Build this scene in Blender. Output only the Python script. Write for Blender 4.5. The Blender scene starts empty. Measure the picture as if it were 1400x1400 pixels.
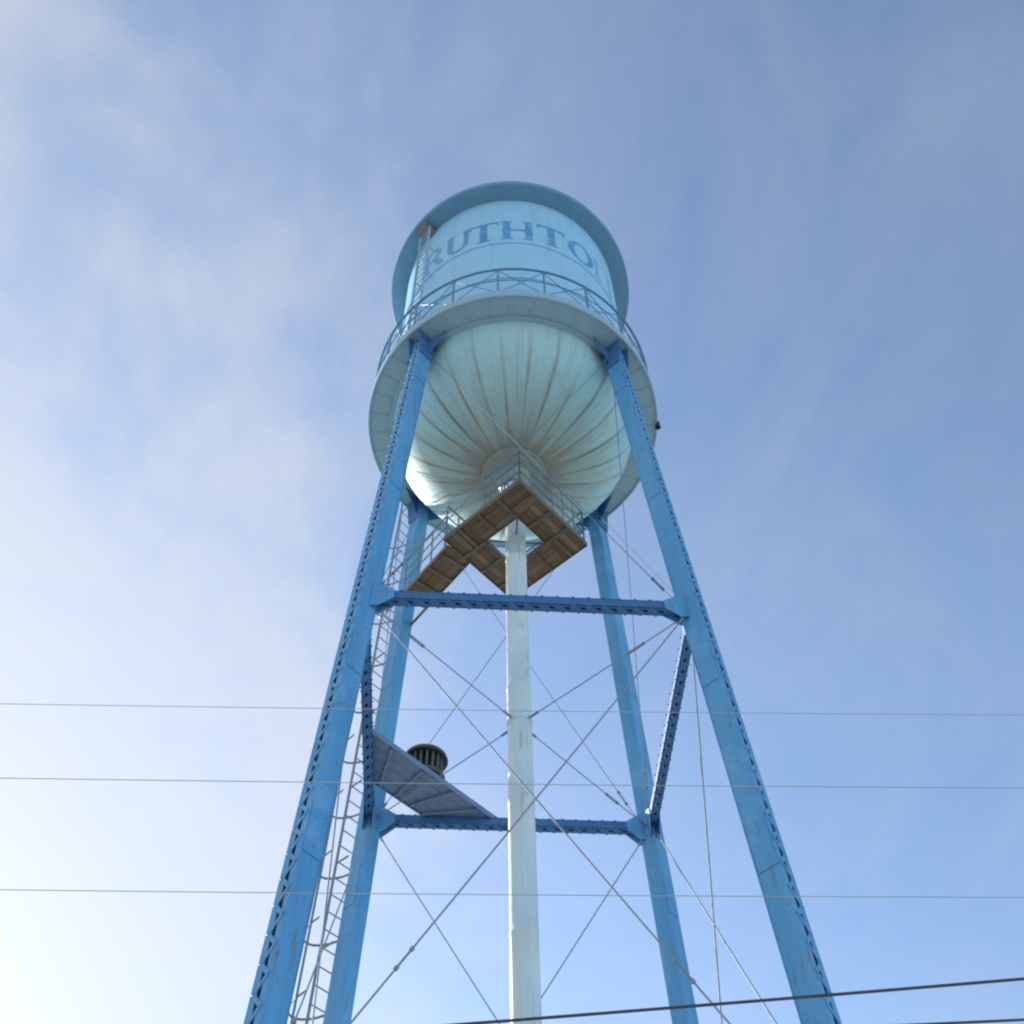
import bpy, bmesh, math, random
from mathutils import Vector, Matrix
random.seed(7)
C = bpy.context.scene.collection
PI = math.pi
R = math.radians
V = Vector

# ------------------------------------------------------------------ measures
YAW = R(4.4)
ZB = 22.65          # underside of the balcony
R_TANK = 2.445
R_BAL = 2.92
Z_EAVE = 28.94
R_EAVE = 2.90
Z1 = 14.2           # strut ring seen in the picture
Z0 = 6.4            # strut ring below the frame
Z_DECK = 18.75
H_BOWL = 1.72
R_PIPE = 0.178
LEG_ANG = [R(225) + YAW, R(315) + YAW, R(135) + YAW, R(45) + YAW]   # FL FR BL BR

def leg_pt(i, z):
    rr = 2.588 + 0.0649 * (22.64 - z)
    a = LEG_ANG[i]
    return V((rr * math.cos(a), rr * math.sin(a), z))

# ------------------------------------------------------------------ helpers
def link(name, bm, mat, parent=None, smooth=False, bevel=0.0):
    bmesh.ops.recalc_face_normals(bm, faces=bm.faces[:])
    me = bpy.data.meshes.new(name)
    bm.to_mesh(me)
    bm.free()
    o = bpy.data.objects.new(name, me)
    C.objects.link(o)
    me.materials.append(mat)
    if smooth:
        for p in me.polygons:
            p.use_smooth = True
    if parent is not None:
        o.parent = parent
        o.matrix_parent_inverse = world_of(parent).inverted()
    if bevel:
        m = o.modifiers.new('bevel', 'BEVEL')
        m.width = bevel
        m.segments = 2
        m.limit_method = 'ANGLE'
    return o

def world_of(o):
    m = o.matrix_basis.copy()
    if o.parent is not None:
        m = world_of(o.parent) @ o.matrix_parent_inverse @ m
    return m

def empty(name, loc, label, cat, group=None):
    o = bpy.data.objects.new(name, None)
    C.objects.link(o)
    o.location = loc
    o.empty_display_size = 0.3
    tag(o, label, cat, group)
    return o

def tag(o, label=None, cat=None, group=None, kind=None):
    if label: o['label'] = label
    if cat: o['category'] = cat
    if group: o['group'] = group
    if kind: o['kind'] = kind
    return o

def frame(d, ref=V((0, 0, 1))):
    d = d.normalized()
    if abs(d.dot(ref)) > 0.98:
        ref = V((1, 0, 0))
    x = ref.cross(d).normalized()
    y = d.cross(x).normalized()
    return x, y, d

def tube(bm, a, b, r, n=8, r2=None, cap=True):
    a, b = V(a), V(b)
    x, y, d = frame(b - a)
    r2 = r if r2 is None else r2
    A = [bm.verts.new(a + (x * math.cos(t) + y * math.sin(t)) * r) for t in [2 * PI * k / n for k in range(n)]]
    B = [bm.verts.new(b + (x * math.cos(t) + y * math.sin(t)) * r2) for t in [2 * PI * k / n for k in range(n)]]
    for k in range(n):
        bm.faces.new((A[k], A[(k + 1) % n], B[(k + 1) % n], B[k]))
    if cap:
        bm.faces.new(A[::-1]); bm.faces.new(B)

def path_tube(bm, pts, r, n=8):
    pts = [V(p) for p in pts]
    rings = []
    for i, p in enumerate(pts):
        d = pts[min(i + 1, len(pts) - 1)] - pts[max(i - 1, 0)]
        x, y, _ = frame(d)
        rings.append([bm.verts.new(p + (x * math.cos(2 * PI * k / n) + y * math.sin(2 * PI * k / n)) * r) for k in range(n)])
    for A, B in zip(rings, rings[1:]):
        for k in range(n):
            bm.faces.new((A[k], A[(k + 1) % n], B[(k + 1) % n], B[k]))
    bm.faces.new(rings[0][::-1]); bm.faces.new(rings[-1])

def bar(bm, a, b, w, h, side):
    """box from a to b; w measured along side, h along the third direction"""
    a, b = V(a), V(b)
    d = (b - a).normalized()
    s = (V(side) - d * V(side).dot(d)).normalized()
    t = d.cross(s)
    vs = []
    for p in (a, b):
        for i, j in ((-1, -1), (1, -1), (1, 1), (-1, 1)):
            vs.append(bm.verts.new(p + s * (w / 2 * i) + t * (h / 2 * j)))
    for f in ((0, 3, 2, 1), (4, 5, 6, 7), (0, 1, 5, 4), (1, 2, 6, 5), (2, 3, 7, 6), (3, 0, 4, 7)):
        bm.faces.new([vs[k] for k in f])

def box(bm, c, x, y, z):
    """box centred at c with half-axis vectors x, y, z"""
    c = V(c)
    bar(bm, c - z, c + z, 2 * x.length, 2 * y.length, x)

def plate(bm, poly, n, th):
    """flat plate: polygon points, thickness along n, centred"""
    n = V(n).normalized() * th / 2
    A = [bm.verts.new(V(p) - n) for p in poly]
    B = [bm.verts.new(V(p) + n) for p in poly]
    bm.faces.new(A[::-1]); bm.faces.new(B)
    m = len(poly)
    for k in range(m):
        bm.faces.new((A[k], A[(k + 1) % m], B[(k + 1) % m], B[k]))

def lathe(bm, prof, n=64, c=V((0, 0, 0)), close=False):
    rings = []
    for r, z in prof:
        if r < 1e-5:
            rings.append([bm.verts.new(c + V((0, 0, z)))])
        else:
            rings.append([bm.verts.new(c + V((r * math.cos(2 * PI * k / n), r * math.sin(2 * PI * k / n), z))) for k in range(n)])
    pairs = list(zip(rings, rings[1:]))
    if close:
        pairs.append((rings[-1], rings[0]))
    for A, B in pairs:
        for k in range(n):
            a0, a1 = A[k % len(A)], A[(k + 1) % len(A)]
            b0, b1 = B[k % len(B)], B[(k + 1) % len(B)]
            q = [a0, a1, b1, b0]
            u = []
            for v in q:
                if v not in u: u.append(v)
            if len(u) > 2:
                bm.faces.new(u)

def rivet(bm, p, n, r=0.013, h=0.008):
    x, y, d = frame(V(n))
    k = 6
    A = [bm.verts.new(V(p) + (x * math.cos(2 * PI * i / k) + y * math.sin(2 * PI * i / k)) * r) for i in range(k)]
    t = bm.verts.new(V(p) + d * h)
    for i in range(k):
        bm.faces.new((A[i], A[(i + 1) % k], t))

# ------------------------------------------------------------------ materials
def new_mat(name):
    m = bpy.data.materials.new(name)
    m.use_nodes = True
    nt = m.node_tree
    return m, nt, nt.nodes['Principled BSDF']

def N(nt, kind, **kw):
    n = nt.nodes.new(kind)
    for k, v in kw.items():
        if k.startswith('i_'):
            n.inputs[k[2:].replace('_', ' ')].default_value = v
        else:
            setattr(n, k, v)
    return n

def ramp(nt, src, stops):
    r = nt.nodes.new('ShaderNodeValToRGB')
    nt.links.new(src, r.inputs[0])
    el = r.color_ramp.elements
    while len(el) < len(stops): el.new(0.5)
    for e, (p, c) in zip(el, stops):
        e.position = p
        e.color = c if len(c) == 4 else (*c, 1)
    return r

def mix(nt, fac, a, b):
    m = nt.nodes.new('ShaderNodeMix')
    m.data_type = 'RGBA'
    for sock, v in ((m.inputs[0], fac), (m.inputs[6], a), (m.inputs[7], b)):
        if hasattr(v, 'is_output'): nt.links.new(v, sock)
        elif isinstance(v, (int, float)): sock.default_value = v
        else: sock.default_value = (*v, 1)
    return m.outputs[2]

def math_node(nt, op, a, b=None):
    m = nt.nodes.new('ShaderNodeMath')
    m.operation = op
    for k, v in enumerate((a, b)):
        if v is None: continue
        if hasattr(v, 'is_output'): nt.links.new(v, m.inputs[k])
        else: m.inputs[k].default_value = v
    return m.outputs[0]

def painted(name, base, alt, rust=(0.16, 0.075, 0.03), rust_amt=0.0, rough=0.5, scale=2.0, streak=True, bump=0.15, runs=0.0):
    m, nt, b = new_mat(name)
    tc = N(nt, 'ShaderNodeTexCoord')
    mp = N(nt, 'ShaderNodeMapping')
    mp.inputs['Scale'].default_value = (1, 1, 0.12) if streak else (1, 1, 1)
    nt.links.new(tc.outputs['Object'], mp.inputs['Vector'])
    n1 = N(nt, 'ShaderNodeTexNoise', i_Scale=scale * 2.2, i_Detail=6.0, i_Roughness=0.62)
    nt.links.new(mp.outputs[0], n1.inputs['Vector'])
    col = mix(nt, ramp(nt, n1.outputs['Fac'], [(0.35, (0, 0, 0)), (0.68, (1, 1, 1))]).outputs[0], base, alt)
    n3 = N(nt, 'ShaderNodeTexNoise', i_Scale=scale * 9, i_Detail=5.0, i_Roughness=0.7)
    nt.links.new(tc.outputs['Object'], n3.inputs['Vector'])
    if rust_amt > 0:
        hi = 0.72 - rust_amt * 0.3
        col = mix(nt, ramp(nt, n3.outputs['Fac'], [(hi, (0, 0, 0)), (hi + 0.07, (1, 1, 1))]).outputs[0], col, rust)
    if runs > 0:       # narrow rusty runs, and paler chalked patches
        m2 = N(nt, 'ShaderNodeMapping')
        m2.inputs['Scale'].default_value = (1, 1, 0.05)
        nt.links.new(tc.outputs['Object'], m2.inputs['Vector'])
        n4 = N(nt, 'ShaderNodeTexNoise', i_Scale=21.0, i_Detail=4.0, i_Roughness=0.6)
        nt.links.new(m2.outputs[0], n4.inputs['Vector'])
        n5 = N(nt, 'ShaderNodeTexNoise', i_Scale=1.3, i_Detail=5.0, i_Roughness=0.65)
        nt.links.new(tc.outputs['Object'], n5.inputs['Vector'])
        f = math_node(nt, 'MULTIPLY', ramp(nt, n4.outputs['Fac'], [(0.56, (0, 0, 0)), (0.70, (1, 1, 1))]).outputs[0],
                      ramp(nt, n5.outputs['Fac'], [(0.42, (0, 0, 0)), (0.62, (1, 1, 1))]).outputs[0])
        col = mix(nt, math_node(nt, 'MULTIPLY', f, runs), col, rust)
        ch = ramp(nt, n5.outputs['Fac'], [(0.28, (runs * 0.55,) * 3), (0.44, (0, 0, 0))]).outputs[0]
        col = mix(nt, ch, col, tuple(min(1, c * 1.1 + 0.16) for c in base))
    nt.links.new(col, b.inputs['Base Color'])
    rr = ramp(nt, n3.outputs['Fac'], [(0.3, (rough - 0.1,) * 3), (0.7, (rough + 0.15,) * 3)])
    nt.links.new(rr.outputs[0], b.inputs['Roughness'])
    bp = N(nt, 'ShaderNodeBump', i_Strength=bump, i_Distance=0.01)
    nt.links.new(n3.outputs['Fac'], bp.inputs['Height'])
    nt.links.new(bp.outputs[0], b.inputs['Normal'])
    return m

M_LEG = painted('leg blue paint', (0.066, 0.285, 0.56), (0.115, 0.36, 0.62), rust_amt=0.32, rough=0.5, scale=1.5, runs=0.8)
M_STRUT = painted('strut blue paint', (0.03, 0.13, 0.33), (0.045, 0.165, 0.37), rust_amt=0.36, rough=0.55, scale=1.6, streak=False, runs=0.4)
M_STEEL = painted('weathered steel', (0.19, 0.20, 0.21), (0.27, 0.27, 0.27), rust_amt=0.5, rough=0.6, streak=False)
M_ROD = painted('rod grey blue', (0.20, 0.25, 0.31), (0.27, 0.31, 0.36), rust_amt=0.2, rough=0.6, streak=False, bump=0.0)
M_RODB = painted('rod blue paint', (0.10, 0.20, 0.27), (0.14, 0.24, 0.31), rust_amt=0.2, rough=0.75, streak=False, bump=0.0)
M_RAIL = painted('rail paint', (0.08, 0.22, 0.36), (0.13, 0.28, 0.42), rust_amt=0.3, rough=0.5, streak=False)
M_LADDER = painted('ladder paint', (0.17, 0.20, 0.23), (0.24, 0.27, 0.30), rust_amt=0.5, rough=0.6, streak=False, bump=0.0)
M_PIPE = painted('riser paint', (0.62, 0.71, 0.74), (0.54, 0.65, 0.69), rust_amt=0.12, rough=0.5, scale=2.0, runs=0.65)
M_ROOF = painted('eave paint', (0.12, 0.30, 0.46), (0.15, 0.33, 0.48), rust_amt=0.35, rough=0.55, scale=2.5, streak=False)
M_BAL = painted('balcony underside paint', (0.28, 0.46, 0.56), (0.32, 0.46, 0.54), rust=(0.28, 0.27, 0.24), rust_amt=0.25, rough=0.6, scale=1.8, streak=False)
M_LETTER = painted('letter paint', (0.07, 0.26, 0.50), (0.16, 0.40, 0.64), rough=0.5, streak=False)
M_FADED = painted('faded letter paint', (0.13, 0.36, 0.60), (0.20, 0.45, 0.68), rough=0.55, streak=False)
M_SIREN = painted('siren paint', (0.05, 0.065, 0.06), (0.075, 0.085, 0.075), rust_amt=0.4, rough=0.5, streak=False)
M_SPLAT = painted('grey deck steel', (0.13, 0.20, 0.33), (0.16, 0.23, 0.36), rust_amt=0.4, rough=0.6, streak=False)
M_RUSTY = painted('rusty bearers', (0.12, 0.085, 0.06), (0.17, 0.14, 0.12), rust=(0.2, 0.1, 0.04), rust_amt=0.6, rough=0.75, streak=False)
M_DARK = painted('dark slots', (0.012, 0.013, 0.013), (0.02, 0.02, 0.02), rough=0.8, streak=False)
M_CABLE = painted('cable sheath', (0.045, 0.055, 0.07), (0.06, 0.07, 0.085), rough=0.6, streak=False)
M_WIRE = painted('bare wire', (0.36, 0.41, 0.48), (0.42, 0.47, 0.54), rough=0.5, streak=False)
M_WOOD = painted('pole wood', (0.14, 0.10, 0.07), (0.2, 0.15, 0.11), rough=0.85)
M_CONC = painted('footing concrete', (0.36, 0.35, 0.33), (0.28, 0.27, 0.26), rough=0.9, streak=False)
M_PORC = painted('insulator', (0.3, 0.32, 0.33), (0.38, 0.4, 0.4), rough=0.25, streak=False)

def tank_material(name, base, alt, stain, seams, bowl):
    """paint with plate seams and weather streaks running round the tank's own axis"""
    m, nt, b = new_mat(name)
    tc = N(nt, 'ShaderNodeTexCoord')
    sp = N(nt, 'ShaderNodeSeparateXYZ')
    nt.links.new(tc.outputs['Object'], sp.inputs[0])
    ang = math_node(nt, 'ARCTAN2', sp.outputs[1], sp.outputs[0])
    ca, sa = math_node(nt, 'COSINE', ang), math_node(nt, 'SINE', ang)
    def streaks(k, zk, det, rough=0.6):
        cb = N(nt, 'ShaderNodeCombineXYZ')
        nt.links.new(math_node(nt, 'MULTIPLY', ca, k), cb.inputs[0])
        nt.links.new(math_node(nt, 'MULTIPLY', sa, k), cb.inputs[1])
        nt.links.new(math_node(nt, 'MULTIPLY', sp.outputs[2], zk), cb.inputs[2])
        n = N(nt, 'ShaderNodeTexNoise', i_Scale=1.0, i_Detail=det, i_Roughness=rough)
        nt.links.new(cb.outputs[0], n.inputs['Vector'])
        return n.outputs['Fac']
    big = streaks(2.4, 0.5, 4)
    fine = streaks(34.0, 0.35, 6, 0.75) if bowl else streaks(15.0, 0.35, 5, 0.65)
    col = mix(nt, ramp(nt, big, [(0.35, (0, 0, 0)), (0.65, (1, 1, 1))]).outputs[0], base, alt)
    amt = ramp(nt, fine, [(0.52, (0, 0, 0)), (0.60, (0.6, 0.6, 0.6))] if bowl else [(0.50, (0, 0, 0)), (0.74, (0.85, 0.85, 0.85))]).outputs[0]
    n2 = N(nt, 'ShaderNodeTexNoise', i_Scale=1.1, i_Detail=4.0)
    nt.links.new(tc.outputs['Object'], n2.inputs['Vector'])
    amt = math_node(nt, 'MULTIPLY', amt, ramp(nt, n2.outputs['Fac'], [(0.3, (0.35,) * 3), (0.62, (1, 1, 1))]).outputs[0])
    if bowl:   # rain runs start a little below the balcony and gather downwards
        rad0 = math_node(nt, 'SQRT', math_node(nt, 'ADD', math_node(nt, 'POWER', sp.outputs[0], 2.0), math_node(nt, 'POWER', sp.outputs[1], 2.0)))
        low = ramp(nt, math_node(nt, 'ADD', math_node(nt, 'MULTIPLY', rad0, 0.4), math_node(nt, 'MULTIPLY', math_node(nt, 'SUBTRACT', streaks(8.0, 0.0, 3), 0.5), 0.5)), [(0.62, (1, 1, 1)), (0.97, (0.12,) * 3)]).outputs[0]
        amt = math_node(nt, 'MULTIPLY', amt, low)
    col = mix(nt, amt, col, stain)
    if bowl:
        # rusty runs below the radial plate seams
        f = math_node(nt, 'FRACT', math_node(nt, 'MULTIPLY', math_node(nt, 'ADD', math_node(nt, 'DIVIDE', ang, 2 * PI), 0.5 + 0.013), float(seams)))
        d = math_node(nt, 'ABSOLUTE', math_node(nt, 'SUBTRACT', f, 0.5))
        w = math_node(nt, 'MULTIPLY', streaks(40.0, 3.0, 4, 0.7), 0.17)
        line = math_node(nt, 'SUBTRACT', 1.0, math_node(nt, 'DIVIDE', d, w))
        line = math_node(nt, 'MULTIPLY', ramp(nt, line, [(0.0, (0, 0, 0)), (0.45, (1.0, 1.0, 1.0))]).outputs[0],
                         ramp(nt, streaks(7.0, 0.9, 4), [(0.38, (0.15,) * 3), (0.52, (1, 1, 1))]).outputs[0])
        rust = mix(nt, ramp(nt, streaks(2.7, 0.2, 2), [(0.44, (0, 0, 0)), (0.62, (1, 1, 1))]).outputs[0], (0.085, 0.12, 0.13), (0.20, 0.14, 0.06))
        col = mix(nt, math_node(nt, 'MULTIPLY', math_node(nt, 'MULTIPLY', line, 0.9), low), col, rust)
        # grime collected on the lowest plates round the outlet
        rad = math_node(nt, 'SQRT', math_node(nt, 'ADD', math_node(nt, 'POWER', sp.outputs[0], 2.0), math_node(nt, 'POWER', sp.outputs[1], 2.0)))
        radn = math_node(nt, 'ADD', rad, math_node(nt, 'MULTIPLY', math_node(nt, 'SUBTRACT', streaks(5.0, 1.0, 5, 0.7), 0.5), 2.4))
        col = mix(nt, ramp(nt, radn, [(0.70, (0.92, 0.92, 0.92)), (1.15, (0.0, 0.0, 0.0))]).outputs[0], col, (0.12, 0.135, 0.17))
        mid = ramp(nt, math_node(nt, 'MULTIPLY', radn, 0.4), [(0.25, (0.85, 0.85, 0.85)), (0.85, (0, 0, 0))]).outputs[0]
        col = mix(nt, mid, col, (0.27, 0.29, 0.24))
        # ochre blotch area towards the crown of the bowl
        n4 = N(nt, 'ShaderNodeTexNoise', i_Scale=2.6, i_Detail=7.0, i_Roughness=0.68)
        nt.links.new(tc.outputs['Object'], n4.inputs['Vector'])
        col = mix(nt, ramp(nt, n4.outputs['Fac'], [(0.54, (0, 0, 0)), (0.72, (0.5, 0.5, 0.5))]).outputs[0], col, (0.36, 0.34, 0.22))
    n5 = N(nt, 'ShaderNodeTexNoise', i_Scale=14.0, i_Detail=5.0, i_Roughness=0.7)
    nt.links.new(tc.outputs['Object'], n5.inputs['Vector'])
    col = mix(nt, ramp(nt, n5.outputs['Fac'], [(0.66, (0, 0, 0)), (0.78, (0.6, 0.6, 0.6))]).outputs[0], col, (0.25, 0.3, 0.3))
    nt.links.new(col, b.inputs['Base Color'])
    nt.links.new(ramp(nt, n5.outputs['Fac'], [(0.3, ((0.46 if bowl else 0.42),) * 3), (0.7, ((0.66 if bowl else 0.62),) * 3)]).outputs[0], b.inputs['Roughness'])
    if bowl: b.inputs['Specular IOR Level'].default_value = 0.5
    bp = N(nt, 'ShaderNodeBump', i_Strength=0.08, i_Distance=0.02)
    nt.links.new(n2.outputs['Fac'], bp.inputs['Height'])
    nt.links.new(bp.outputs[0], b.inputs['Normal'])
    return m

M_TANK = tank_material('tank paint', (0.31, 0.60, 0.82), (0.35, 0.61, 0.81), (0.25, 0.50, 0.66), 8, False)
M_BOWL = tank_material('bowl paint', (0.31, 0.60, 0.68), (0.37, 0.57, 0.61), (0.16, 0.27, 0.30), 26, True)

def deck_material():
    m, nt, b = new_mat('rusty walkway boards')
    tc = N(nt, 'ShaderNodeTexCoord')
    n = N(nt, 'ShaderNodeTexNoise', i_Scale=5.0, i_Detail=7.0, i_Roughness=0.7)
    nt.links.new(tc.outputs['Object'], n.inputs['Vector'])
    c = ramp(nt, n.outputs['Fac'], [(0.30, (0.05, 0.036, 0.026)), (0.43, (0.17, 0.10, 0.05)), (0.52, (0.13, 0.10, 0.06)), (0.60, (0.22, 0.13, 0.05)), (0.75, (0.20, 0.19, 0.17))])
    gi = N(nt, 'ShaderNodeNewGeometry')
    tone = ramp(nt, gi.outputs['Random Per Island'], [(0.0, (0.06, 0.05, 0.045)), (0.5, (0.18, 0.11, 0.055)), (1.0, (0.27, 0.22, 0.16))])
    cc = mix(nt, 0.45, c.outputs[0], tone.outputs[0])
    nt.links.new(cc, b.inputs['Base Color'])
    b.inputs['Roughness'].default_value = 0.8
    bp = N(nt, 'ShaderNodeBump', i_Strength=0.4, i_Distance=0.02)
    nt.links.new(n.outputs['Fac'], bp.inputs['Height'])
    nt.links.new(bp.outputs[0], b.inputs['Normal'])
    return m
M_DECK = deck_material()

def ground_material():
    m, nt, b = new_mat('pale gravel ground')
    tc = N(nt, 'ShaderNodeTexCoord')
    n = N(nt, 'ShaderNodeTexNoise', i_Scale=0.35, i_Detail=8.0, i_Roughness=0.65)
    n2 = N(nt, 'ShaderNodeTexNoise', i_Scale=9.0, i_Detail=6.0, i_Roughness=0.7)
    for k in (n, n2): nt.links.new(tc.outputs['Object'], k.inputs['Vector'])
    c1 = ramp(nt, n.outputs['Fac'], [(0.35, (0.24, 0.25, 0.22)), (0.5, (0.36, 0.37, 0.35)), (0.7, (0.44, 0.44, 0.42))])
    col = mix(nt, ramp(nt, n2.outputs['Fac'], [(0.4, (0, 0, 0)), (0.65, (0.6, 0.6, 0.6))]).outputs[0], c1.outputs[0], (0.24, 0.25, 0.21))
    nt.links.new(col, b.inputs['Base Color'])
    b.inputs['Roughness'].default_value = 0.95
    bp = N(nt, 'ShaderNodeBump', i_Strength=0.6, i_Distance=0.05)
    nt.links.new(n2.outputs['Fac'], bp.inputs['Height'])
    nt.links.new(bp.outputs[0], b.inputs['Normal'])
    return m

# ------------------------------------------------------------------ ground
bm = bmesh.new()
bmesh.ops.create_grid(bm, x_segments=40, y_segments=40, size=1500)
g = link('ground', bm, ground_material())
tag(g, 'pale gravel ground under the water tower', kind='structure')

# ------------------------------------------------------------------ the tower
T = empty('water_tower', (0, 0, 0), 'pale blue steel water tower on four blue lattice legs with lettering round its tank', 'water tower')

# tank shell with lap seams
bm = bmesh.new()
prof = []
zs = [ZB - 0.02, ZB + 1.9, ZB + 3.7, Z_EAVE + 0.05]
rr = R_TANK
for k in range(3):
    prof += [(rr, zs[k]), (rr, zs[k + 1])]
    rr += 0.028
lathe(bm, prof, 128)
# riveted vertical butt straps and girth seams belong to the shell's look
for k in range(3):
    off = 0.35 * k
    rk = R_TANK + 0.028 * k
    for j in range(5):                        # the top course's straps fall between the letters
        a = (R(-76.9) if k == 2 else YAW + off) + 2 * PI * j / 5
        n = V((math.cos(a), math.sin(a), 0)); t = V((-math.sin(a), math.cos(a), 0))
        bar(bm, n * (rk + 0.002) + V((0, 0, zs[k] + 0.05)), n * (rk + 0.002) + V((0, 0, zs[k + 1] - 0.05)), 0.10, 0.012, t)
        for s in (-0.03, 0.03):
            z = zs[k] + 0.12
            while z < zs[k + 1] - 0.1:
                rivet(bm, n * (rk + 0.008) + t * s + V((0, 0, z)), n)
                z += 0.09
    for j in range(200):
        a = 2 * PI * j / 200
        n = V((math.cos(a), math.sin(a), 0))
        rivet(bm, n * rk + V((0, 0, zs[k + 1] - 0.05)), n)
shell = link('tank_shell', bm, M_TANK, T, smooth=True)
shell.modifiers.new('es', 'EDGE_SPLIT').split_angle = R(40)

# lettering: seven painted letters, wrapped on the shell. x across, y up in letter units
SW, TW = 0.17, 0.085        # thick stem, thin bar
def rect(x0, y0, x1, y1): return [(x0, y0), (x1, y0), (x1, y1), (x0, y1)]
def arc(cx, cy, rx, ry, a0, a1, w0, w1, n=16):
    out = []
    for k in range(n):
        q = []
        for (kk, f) in ((k, 1), (k + 1, 1), (k + 1, 0), (k, 0)):
            a = R(a0 + (a1 - a0) * kk / n)
            ww = w1 + (w0 - w1) * abs(math.cos(a))
            q.append((cx + (rx - (0 if f else ww)) * math.cos(a), cy + (ry - (0 if f else ww)) * math.sin(a)))
        out.append(q)
    return out
SER = 0.05
def stem(x): return [rect(x, SER, x + SW, 1 - SER), rect(x - 0.05, 0, x + SW + 0.05, SER), rect(x - 0.05, 1 - SER, x + SW + 0.05, 1)]
LET = {
 'R': stem(0.04) + [rect(0.21, 1 - TW, 0.4, 1), rect(0.21, 0.46, 0.4, 0.46 + TW)] + arc(0.4, 0.73, 0.26, 0.27, -90, 90, SW, TW) + [[(0.34, 0.46), (0.52, 0.46), (0.78, 0.0), (0.58, 0.0)]],
 'U': [rect(0.04, 0.3, 0.04 + SW, 1 - SER), rect(-0.01, 1 - SER, 0.26, 1), rect(0.53, 0.3, 0.53 + SW * 0.8, 1 - SER), rect(0.47, 1 - SER, 0.72, 1)] + arc(0.353, 0.3, 0.313, 0.3, 180, 360, SW * 0.9, TW),
 'T': [rect(0.285, SER, 0.285 + SW, 1 - TW), rect(0.02, 1 - TW, 0.72, 1), rect(0.22, 0, 0.52, SER), rect(0.02, 0.82, 0.08, 1 - TW), rect(0.66, 0.82, 0.72, 1 - TW)],
 'H': stem(0.04) + stem(0.55) + [rect(0.21, 0.46, 0.55, 0.46 + TW)],
 'O': arc(0.38, 0.5, 0.38, 0.51, 0, 360, SW, TW, 32),
 'N': [rect(0.06, SER, 0.06 + TW, 1), rect(-0.02, 0, 0.22, SER), rect(0.6, 0, 0.6 + TW, 1 - SER), rect(0.52, 1 - SER, 0.76, 1), [(0.02, 1), (0.2, 1), (0.685, 0.0), (0.6, 0.0)]],
}
LH = 1.06
LZ = 27.06
SPOT = [(-47.0, 0.80), (-31.0, 0.80), (-17.2, 0.92), (0.0, 0.92), (17.6, 0.92), (35.2, 0.92), (52.6, 0.92)]   # hand-painted, unevenly spaced
TXT = 'RUTHTON'
for k, ch in enumerate(TXT):
    a0 = -PI / 2 + YAW + R(SPOT[k][0])
    bm = bmesh.new()
    rk = R_TANK + 0.056
    for poly in LET[ch]:
        # slice each stroke into columns so it follows the curve
        xs = [p[0] for p in poly]
        steps = max(1, int((max(xs) - min(xs)) / 0.1))
        A = []
        if len(poly) == 4 and steps > 1 and abs(poly[0][1] - poly[1][1]) < 1e-6 and abs(poly[2][1] - poly[3][1]) < 1e-6:
            quads = []
            for s in range(steps):
                f0, f1 = s / steps, (s + 1) / steps
                L = lambda p, q, f: (p[0] + (q[0] - p[0]) * f, p[1] + (q[1] - p[1]) * f)
                quads.append([L(poly[0], poly[1], f0), L(poly[0], poly[1], f1), L(poly[3], poly[2], f1), L(poly[3], poly[2], f0)])
        else:
            quads = [poly]
        for q in quads:
            A, B = [], []
            for (x, y) in q:
                aa = a0 + (x - 0.37) * LH * SPOT[k][1] / rk
                n = V((math.cos(aa), math.sin(aa), 0))
                A.append(bm.verts.new(n * (rk - 0.004) + V((0, 0, LZ - LH / 2 + y * LH))))
                B.append(bm.verts.new(n * (rk + 0.006) + V((0, 0, LZ - LH / 2 + y * LH))))
            bm.faces.new(B)
            for s in range(len(q)):
                bm.faces.new((A[s], A[(s + 1) % len(q)], B[(s + 1) % len(q)], B[s]))
    link('letter', bm, M_FADED if k in (0, 6) else M_LETTER, shell)

# bowl
bm = bmesh.new()
prof = []
for k in range(25):
    t = k / 24 * PI / 2
    prof.append((R_TANK * 0.985 * math.cos(t) ** 0.96 if k < 24 else 0.0, ZB - 0.02 - H_BOWL * math.sin(t)))
lathe(bm, prof, 112)
for j in range(14):                         # lapped radial plate seams
    a = YAW + 2 * PI * (j + 0.5) / 14
    pts = []
    for k in range(0, 21):
        t = k / 24 * PI / 2
        r_, z_ = R_TANK * 0.985 * math.cos(t) ** 0.96, ZB - 0.02 - H_BOWL * math.sin(t)
        pts.append(V((r_ * math.cos(a), r_ * math.sin(a), z_)))
    tt = V((-math.sin(a), math.cos(a), 0))
    for p, q in zip(pts, pts[1:]):
        bar(bm, p, q, 0.05, 0.006, tt)
for j in range(14):
    a = YAW + 2 * PI * (j + 0.5) / 14
    tt = V((-math.sin(a), math.cos(a), 0))
    for k in range(3, 66):
        t = k / 80 * PI / 2
        r_, z_ = R_TANK * 0.985 * math.cos(t) ** 0.96, ZB - 0.02 - H_BOWL * math.sin(t)
        n = V((math.cos(a) * math.cos(t), math.sin(a) * math.cos(t), -math.sin(t) * 1.6)).normalized()
        for sgn in (-1, 1):
            rivet(bm, V((r_ * math.cos(a), r_ * math.sin(a), z_)) + tt * sgn * 0.035 + n * 0.001, n, 0.012, 0.009)
bowl = link('tank_bowl', bm, M_BOWL, T, smooth=True)
bowl.modifiers.new('es', 'EDGE_SPLIT').split_angle = R(40)
bm = bmesh.new()
lathe(bm, [(0.62, ZB - H_BOWL + 0.09), (0.62, ZB - H_BOWL - 0.06), (0.55, ZB - H_BOWL - 0.08), (0.34, ZB - H_BOWL - 0.16), (0.31, ZB - H_BOWL - 0.3), (0.205, ZB - H_BOWL - 0.42)], 40)
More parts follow.
